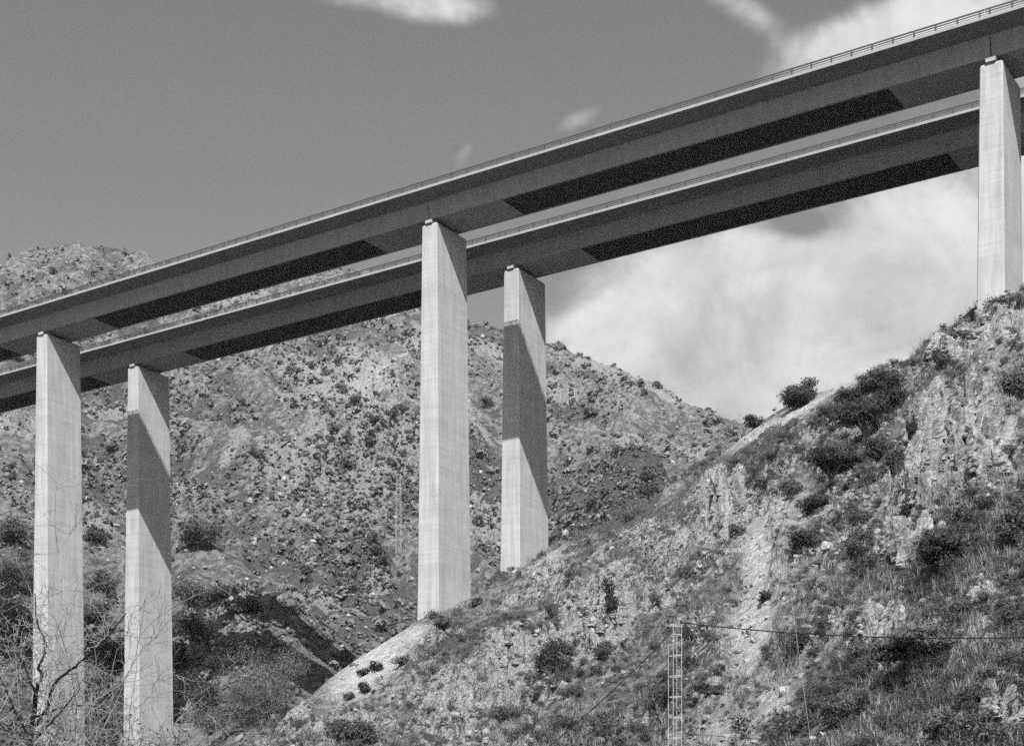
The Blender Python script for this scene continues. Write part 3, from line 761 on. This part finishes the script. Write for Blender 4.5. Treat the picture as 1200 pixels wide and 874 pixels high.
for i, t_ in enumerate(FT): far_tree(t_[0] if t_[0] != 'tree' else 'evergreen_tree', *t_[1:6], 1500+i, t_[8], t_[6], t_[7], 18 if i == 0 else 11, .1, .7, 236. if i == 0 else (232. if i == 1 else None))

# --- mountain scrub: 50 larger bushes as things, the rest one mass
def dens_far(u, v, x, y):
    f = fbm(x/28, y/45, 4, 300); d = far_full(x, y)
    return np.clip(.36+.8*f+.9*d[2]+.3*d[3], .03, 1)
P, u, v = visible_points(36000, LF, -40, 960, 285, 880, 51, dens_far)
sc = np.clip(R(52).lognormal(-.62, .55, len(P)), .25, 2.7)
sc *= .6+.4*P[:, 1]/400
vF = [leafcloud(26, (1, 1, .7), .36, 700+i, 4, 1., .2, .6, .8) for i in range(8)]
px = sc*F/P[:, 1]*((u > 5) & (u < 900) & (v < 690)); order = np.argsort(-px); big = order[:50]; rest = order[50:]
vb = [leafcloud(260, (1, 1, .8), .13, 800+i, 6) for i in range(5)]; vbm = []
for V, Q in vb:
    o = mesh('bush', V, Q, LEAF, link=False); vbm.append(o.data); bpy.data.objects.remove(o)
for j, i in enumerate(big):
    o = bpy.data.objects.new('bush', vbm[j % 5]); C.objects.link(o); o.location = P[i]; o.scale = (sc[i],)*3; o.rotation_euler = (0, 0, j)
    tag(o, 'larger dark bush dotted on the far mountain slope', 'bush', 'larger bushes on the far mountain')
tag(scatter('mountain_scrub', vF, P[rest], sc[rest], R(53).rand(len(rest))*6.28, LEAFFAR), 'dark scrub speckling the far mountain slope', 'scrub', kind='stuff')
vS2 = [stone(20+i, 0) for i in range(5)]
P, u, v = visible_points(4200, LF, -40, 960, 285, 880, 61, lambda u, v, x, y: np.clip(.35+.5*fbm(x/20, y/30, 3, 320)+.5*far_full(x, y)[3], .03, 1))
tag(scatter('mountain_rocks', vS2, P, np.clip(R(62).lognormal(-.75, .5, len(P)), .2, 1.5), R(63).rand(len(P))*6.28, ROCK, R(64).uniform(.5, 1.3, len(P))), 'pale rocks speckling the far mountain slope', 'rocks', kind='stuff')

# ------------------------------------------------------------------ bare tree and thicket in the left foreground
def at(u, v, y): return np.array([(u-CU)/F*y, y, (CV-v)/F*y])
class Twigs:
    def __init__(s, seed): s.r = R(seed); s.mb = MB()
    def grow(s, P, r0, depth, spread=.9, n=None):
        """side shoots along a polyline P (k,3)"""
        r = s.r; P = np.asarray(P); L = np.linalg.norm(np.diff(P, axis=0), axis=1).sum(); n = n or max(2, int(L/.16))
        for _ in range(n):
            f = r.uniform(.12, 1.)*(len(P)-1); i = min(int(f), len(P)-2); p = P[i]+(P[i+1]-P[i])*(f-i)
            d = P[i+1]-P[i]; d = d/(np.linalg.norm(d)+1e-9)
            k = r.normal(size=3); k /= np.linalg.norm(k); e = d*.55+k*spread+np.array([0, 0, .12]); e /= np.linalg.norm(e)
            l = L*r.uniform(.18, .42); m = 6; pts = [p]; 
            for j in range(m):
                e = e+r.normal(size=3)*.24+np.array([0, 0, .02]); e /= np.linalg.norm(e); pts.append(pts[-1]+e*l/m)
            pts = np.array(pts); rr = max(r0*.55, .0045)
            s.mb.tube(pts, np.linspace(rr, max(rr*.45, .0035), len(pts)), 4 if rr < .01 else 6)
            if depth > 0: s.grow(pts, rr, depth-1, spread)
def smoothline(P, k=5):
    P = np.array(P, float); t = np.arange(len(P)); tt = np.linspace(0, len(P)-1, (len(P)-1)*k+1)
    q = np.stack([np.interp(tt, t, P[:, i]) for i in range(3)], -1); q[1:-1] = (q[:-2]+q[1:-1]*2+q[2:])/4
    q[1:-1] += R(len(P)).normal(size=q[1:-1].shape)*.006
    return q
bt = empty('bare_tree', tuple(at(40, 1130, 30))); tag(bt, 'leafless tree with tangled pale twigs at the lower left, in front of the piers', 'tree')
bt0 = np.array(bt.location)
trunk = [at(40,1130,30), at(38,980,30), at(36,870,30), at(42,810,30)]
mains = [  # dark limbs traced: (points, radius)
 ([(42,810),(50,790),(44,782),(52,768),(54,752),(46,738),(42,720),(41,695)], .042, 30.),
 ([(42,850),(56,830),(60,808),(68,795),(86,782),(100,770),(118,755),(135,735),(148,718)], .040, 29.7),
 ([(44,815),(36,800),(28,780),(22,765),(10,740),(-5,725)], .03, 29.4),
 ([(36,870),(60,846),(78,826),(95,805)], .028, 29.0),
 ([(40,840),(80,826),(110,826),(135,834)], .022, 30.3),
 ([(38,870),(16,830),(4,800),(-12,770)], .03, 30.4)]
mb = MB(); mb.tube(smoothline([p-bt0 for p in trunk]), np.linspace(.07, .045, 16), 8); mb.build('trunk', TWIGD, bt)
tw = Twigs(8)
for k, (pts, ra, yy) in enumerate(mains):
    L_ = smoothline([at(a, b, yy+.12*i)-bt0 for i, (a, b) in enumerate(pts)])
    mb = MB(); mb.tube(L_, np.linspace(ra*.95, ra*.25, len(L_)), 7); mb.build('limb', TWIGD, bt)
    tw.grow(L_, ra*.35, 2, .85, 26)
tw.mb.build('twigs', TWIG, bt)
def thicket(name, u, v, y, hpx, n, label, seed, spread=.5):
    b0 = at(u, v, y); z0 = near_base(np.array([b0[0]]), np.array([y]))[0][0]; b0[2] = z0
    root = empty(name, tuple(b0)); tag(root, label, 'bush', 'twiggy bushes at the lower left'); t = Twigs(seed); r = t.r
    H = (CV-v+hpx)/F*y-z0; H = max(H, 1.)
    for _ in range(n):
        e = np.array([r.normal()*spread, r.normal()*spread*.6, 1.]); 
        P_ = [np.zeros(3)+r.normal(size=3)*np.array([.5, .4, 0])]
        hh = H*r.uniform(.6, 1.05); d = e/np.linalg.norm(e)
        for j in range(8): d = d+r.normal(size=3)*.13; d[2] = abs(d[2]); d /= np.linalg.norm(d); P_.append(P_[-1]+d*hh/8)
        P_ = np.array(P_); t.mb.tube(P_, np.linspace(.022, .006, 9), 5); t.grow(P_[3:], .011, 1, .9, 9)
    t.mb.build('stems', TWIG, root)
    V, Q = leafcloud(5200, (H*.36, H*.3, H*.42), .042, seed+5, 14, 1., .1, .5); V[:, 2] += H*.22; mesh('leaves', V, Q, LEAFM, root)
for i, (u_, y_, h_, lab) in enumerate([(-14, 27, 215, 'tall twiggy half-bare bush cut by the left edge'), (12, 33, 190, 'twiggy bush between the left edge and the bare tree'), (40, 30, 60, 'low twiggy bush at the foot of the bare tree'),
      (72, 36, 75, 'twiggy bush in front of the foot of the left front pier'), (95, 31, 40, 'low twiggy bush right of the bare tree trunk'),
      (122, 35, 130, 'taller twiggy bush between the two left piers'), (165, 33, 12, 'low twiggy bush in front of the left rear pier'), (22, 24, 60, 'nearest low twiggy bush in the bottom left corner'),
      (-8, 36, 240, 'tallest twiggy bush, behind the others at the left edge'), (138, 28, 45, 'low twiggy bush just left of the left rear pier')]):
    thicket('twiggy_bush', u_, 874, y_, h_, 16, lab, 40+i)

# ------------------------------------------------------------------ power poles and wires
def lattice_pole(name, x, y, z0, z1, w, label, m, rz, bat=.8, member=.05, arm=True, diag=False, taper=.0):
    root = empty(name, (x, y, z0), rz); tag(root, label, 'power pole'); H = z1-z0
    cs = [(-1, -1), (1, -1), (1, 1), (-1, 1)]; h = w/2; hb = h*(1+taper)
    for a, b in cs:
        mb = MB(); k = member/2
        for (sx, sy) in ((1, .25), (.25, 1)):
            mb.hexa([(a*hb-k*sx, b*hb-k*sy, 0), (a*hb+k*sx, b*hb-k*sy, 0), (a*hb+k*sx, b*hb+k*sy, 0), (a*hb-k*sx, b*hb+k*sy, 0), (a*h-k*sx, b*h-k*sy, H), (a*h+k*sx, b*h-k*sy, H), (a*h+k*sx, b*h+k*sy, H), (a*h-k*sx, b*h+k*sy, H)])
        mb.build('leg', m, root)
    mb = MB(); z = .4; n = 0
    while z < H:
        hh = hb+(h-hb)*z/H; k = member*.3; t = member*(1.4 if not diag else .6)
        o = hh+member*.16
        mb.box(-o, o, -o-k, -o, z, z+t); mb.box(-o, o, o, o+k, z, z+t); mb.box(-o-k, -o, -o, o, z+.003, z+t-.003); mb.box(o, o+k, -o, o, z+.003, z+t-.003)
        if z+bat < H:
            zz = z+bat; r_ = member*.22; e = hh-member*.3
            P_ = [((-e, -e), (e, -e)), ((e, -e), (e, e)), ((e, e), (-e, e)), ((-e, e), (-e, -e))]
            for i_, (p_, q_) in enumerate(P_):
                if (i_+n) % 2: p_, q_ = q_, p_
                if diag: mb.tube([(*p_, z+t), (*q_, zz)], r_, 4)
        z += bat; n += 1
    mb.build('bracing', m, root)
    if arm:
        mb = MB(); mb.box(-h-.22, h+.12, -.05, .05, H-.12, H+.0); mb.build('crossarm', GALVD, root)
        for sx in (-h-.16, h+.04):
            mb = MB(); mb.tube([(sx, -.09, H+.002), (sx, -.09, H+.1), (sx, -.09, H+.16)], [.03, .055, .02], 8); mb.tube([(sx, -.09, H-.14), (sx, -.09, H-.22), (sx, -.09, H-.3)], [.05, .03, .05], 8)
            mb.build('insulator', CABLE, root)
    return root
yP = 60.; xP = (791-CU)/F*yP; zt = (CV-731)/F*yP
zg = near_full(np.array([xP]), np.array([yP]))[0][0]
lattice_pole('lattice_power_pole', xP, yP, zg-.2, zt, .37, 'slender pale steel lattice power pole standing on the near slope', GALV, math.radians(24), .79, .026)
y2 = 84.; x2 = (923-CU)/F*y2; p2 = near_full(np.array([x2]), np.array([y2]))[0][0]
lattice_pole('lattice_power_pole', x2, y2, p2-.3, (CV-668)/F*y2, .55, 'faint grey lattice power pole behind the wire, right of the pale one', GALVM, math.radians(20), 1.1, .03, False, True, .5)
p3 = hit_many(np.array([467.]), np.array([655.]), LF); y3 = p3[1][0]
lattice_pole('lattice_power_pole', p3[0][0], y3, p3[2][0]-.5, (CV-556)/F*y3, .85, 'tiny thin lattice mast far off on the mountain left of the middle pier', plain('grey_mast_steel', .3, .6), 0.3, 2.2, .075, False, True, .5)
def wire(name, A, B, sag, rad, label, n=30):
    A, B = np.array(A, float), np.array(B, float); t = np.linspace(0, 1, n)[:, None]
    P_ = A+(B-A)*t-np.array([0, 0, 1.])*sag*4*t*(1-t); mid = A
    mb = MB(); mb.tube(P_-mid, rad, 6); o = mb.build(name, CABLE, smooth=True); o.location = mid; tag(o, label, 'wire')
wire('power_wire', at(797,729,yP), at(1330,741,50), .36, .022, 'thick dark wire running from the pale lattice pole to the right edge')
wire('power_wire', at(786,742,yP), at(560,940,52), .25, .020, 'dark wire running down left from the pale lattice pole')
wire('thin_wire', at(700,848,70), at(960,868,66), .12, .011, 'thin low wire across the bottom of the slope')
wire('guy_wire', at(926,690,84), at(955,905,66), .0, .011, 'pale stay wire slanting down from the faint grey pole')
bpy.data.objects['guy_wire'].data.materials[0] = GALVD

# ------------------------------------------------------------------ air
hm = bpy.data.materials.new('haze_air'); hm.use_nodes = True; hn = hm.node_tree; hn.nodes.clear()
ho = N(hn, 'ShaderNodeOutputMaterial'); pv = N(hn, 'ShaderNodeVolumePrincipled'); pv.inputs['Color'].default_value = grey(.9); pv.inputs['Density'].default_value = .00006; pv.inputs['Anisotropy'].default_value = 0.
hn.links.new(pv.outputs[0], ho.inputs['Volume'])
mb = MB(); mb.box(-4600, 4600, -4600, 4600, -6, 420); tag(mb.build('haze', hm), kind='stuff')

# ------------------------------------------------------------------ sun and sky
A_ = math.radians(32); hx = -(math.cos(A_)*Tx+math.sin(A_)*Lx); hy = -(math.cos(A_)*Ty+math.sin(A_)*Ly)
EL = math.atan(1.31*math.cos(A_))
sd = Vector((hx*math.cos(EL), hy*math.cos(EL), math.sin(EL)))
sl = bpy.data.lights.new('sun', 'SUN'); sl.energy = 5.0; sl.angle = math.radians(.5); sl.color = (1, 1, 1)
so = bpy.data.objects.new('sun', sl); C.objects.link(so); so.location = sd*300; so.rotation_euler = (-sd).to_track_quat('-Z', 'Y').to_euler()
w = bpy.data.worlds.new('World'); SC.world = w; w.use_nodes = True; nt = w.node_tree; g = G(nt)
bg = nt.nodes['Background']
sky = N(nt, 'ShaderNodeTexSky'); sky.sky_type = 'NISHITA'; sky.sun_disc = False; sky.sun_elevation = EL; sky.sun_rotation = math.atan2(hx, hy)
# black-and-white film behind a red filter: the sky's grey is mostly its red part
sc_ = N(nt, 'ShaderNodeSeparateColor'); nt.links.new(sky.outputs[0], sc_.inputs[0])
skyg = g.m('ADD', g.m('MULTIPLY', sc_.outputs[0], .62), g.m('MULTIPLY', sc_.outputs[1], .33))
tc = N(nt, 'ShaderNodeTexCoord').outputs['Generated']; sx = N(nt, 'ShaderNodeSeparateXYZ'); nt.links.new(tc, sx.inputs[0])
yy = g.m('MAXIMUM', g.m('ABSOLUTE', sx.outputs[1]), .02)
uu = g.m('ADD', g.m('MULTIPLY', g.m('DIVIDE', sx.outputs[0], yy), F), CU)
vv = g.m('SUBTRACT', CV, g.m('MULTIPLY', g.m('DIVIDE', sx.outputs[2], yy), F))
cx = N(nt, 'ShaderNodeCombineXYZ'); nt.links.new(g.m('DIVIDE', uu, 300.), cx.inputs[0]); nt.links.new(g.m('DIVIDE', vv, 260.), cx.inputs[1])
n1 = g.noise(cx.outputs[0], 1.5, 9, .62, dist=.6); n2 = g.noise(cx.outputs[0], 4.5, 8, .62, dist=.2)
tot = None
CL = [(960,340,200,130,0,1.05),(800,340,130,90,0,.55),(1160,300,160,140,0,.6),(690,405,60,30,20,.42),(870,450,150,50,0,.95),(770,400,100,60,0,.5),(1095,14,150,36,-20,1.),(960,60,70,32,-25,.5),(870,10,70,22,28,.55),(1190,60,110,50,0,.3),
      (505,5,75,26,5,.9),(420,0,70,16,5,.35),(545,178,34,12,-60,.42),(675,142,40,14,-25,.5),(1400,200,200,300,0,.8),(-300,100,200,80,0,.4)]
for a, b, ru, rv, ang, s in CL:
    c_, n_ = math.cos(math.radians(ang)), math.sin(math.radians(ang))
    du = g.m('SUBTRACT', uu, a); dv = g.m('SUBTRACT', vv, b)
    p = g.m('DIVIDE', g.m('ADD', g.m('MULTIPLY', du, c_), g.m('MULTIPLY', dv, n_)), ru)
    q = g.m('DIVIDE', g.m('SUBTRACT', g.m('MULTIPLY', dv, c_), g.m('MULTIPLY', du, n_)), rv)
    e = g.m('MULTIPLY', g.m('EXPONENT', g.m('MULTIPLY', g.m('ADD', g.m('MULTIPLY', p, p), g.m('MULTIPLY', q, q)), -1.)), s)
    tot = e if tot is None else g.m('ADD', tot, e)
nn = g.m('ADD', g.m('MULTIPLY', g.m('SUBTRACT', n1, .5), 1.7), g.m('MULTIPLY', g.m('SUBTRACT', n2, .5), .8))
hole = g.m('EXPONENT', g.m('MULTIPLY', g.m('ADD', g.m('POWER', g.m('DIVIDE', g.m('ABSOLUTE', g.m('SUBTRACT', uu, 938.)), 42.), 2.), g.m('POWER', g.m('DIVIDE', g.m('ABSOLUTE', g.m('SUBTRACT', vv, 262.)), 20.), 2.)), -1.))
tot = g.m('SUBTRACT', tot, g.m('MULTIPLY', hole, .9))
cl = g.ramp(g.m('ADD', g.m('MINIMUM', tot, 1.05), g.m('MULTIPLY', nn, g.m('ADD', .25, g.m('MINIMUM', g.m('MULTIPLY', tot, .7), .45)))), .22, .98)
SKYK = 1.1; CLOUD = 5.8
bgv = g.m('MULTIPLY', skyg, SKYK)
fin = g.mix(cl, bgv, g.m('MULTIPLY', CLOUD, g.m('MULTIPLY', g.ramp(n1, .3, .7, .72, 1.05), g.ramp(n2, .3, .7, .9, 1.05))))
cc = N(nt, 'ShaderNodeCombineColor')
for i in range(3): nt.links.new(fin, cc.inputs[i])
nt.links.new(cc.outputs[0], bg.inputs[0]); bg.inputs[1].default_value = .09

vs = SC.view_settings; vs.view_transform = 'Standard'; vs.look = 'None'; vs.gamma = 1; vs.use_curve_mapping = False; vs.exposure = 0.58
SC.render.engine = 'CYCLES'
SC.cycles.use_denoising = False
SC.cycles.use_adaptive_sampling = True; SC.cycles.adaptive_threshold = .11; SC.cycles.adaptive_min_samples = 40
SC.cycles.max_bounces = 5; SC.cycles.diffuse_bounces = 3
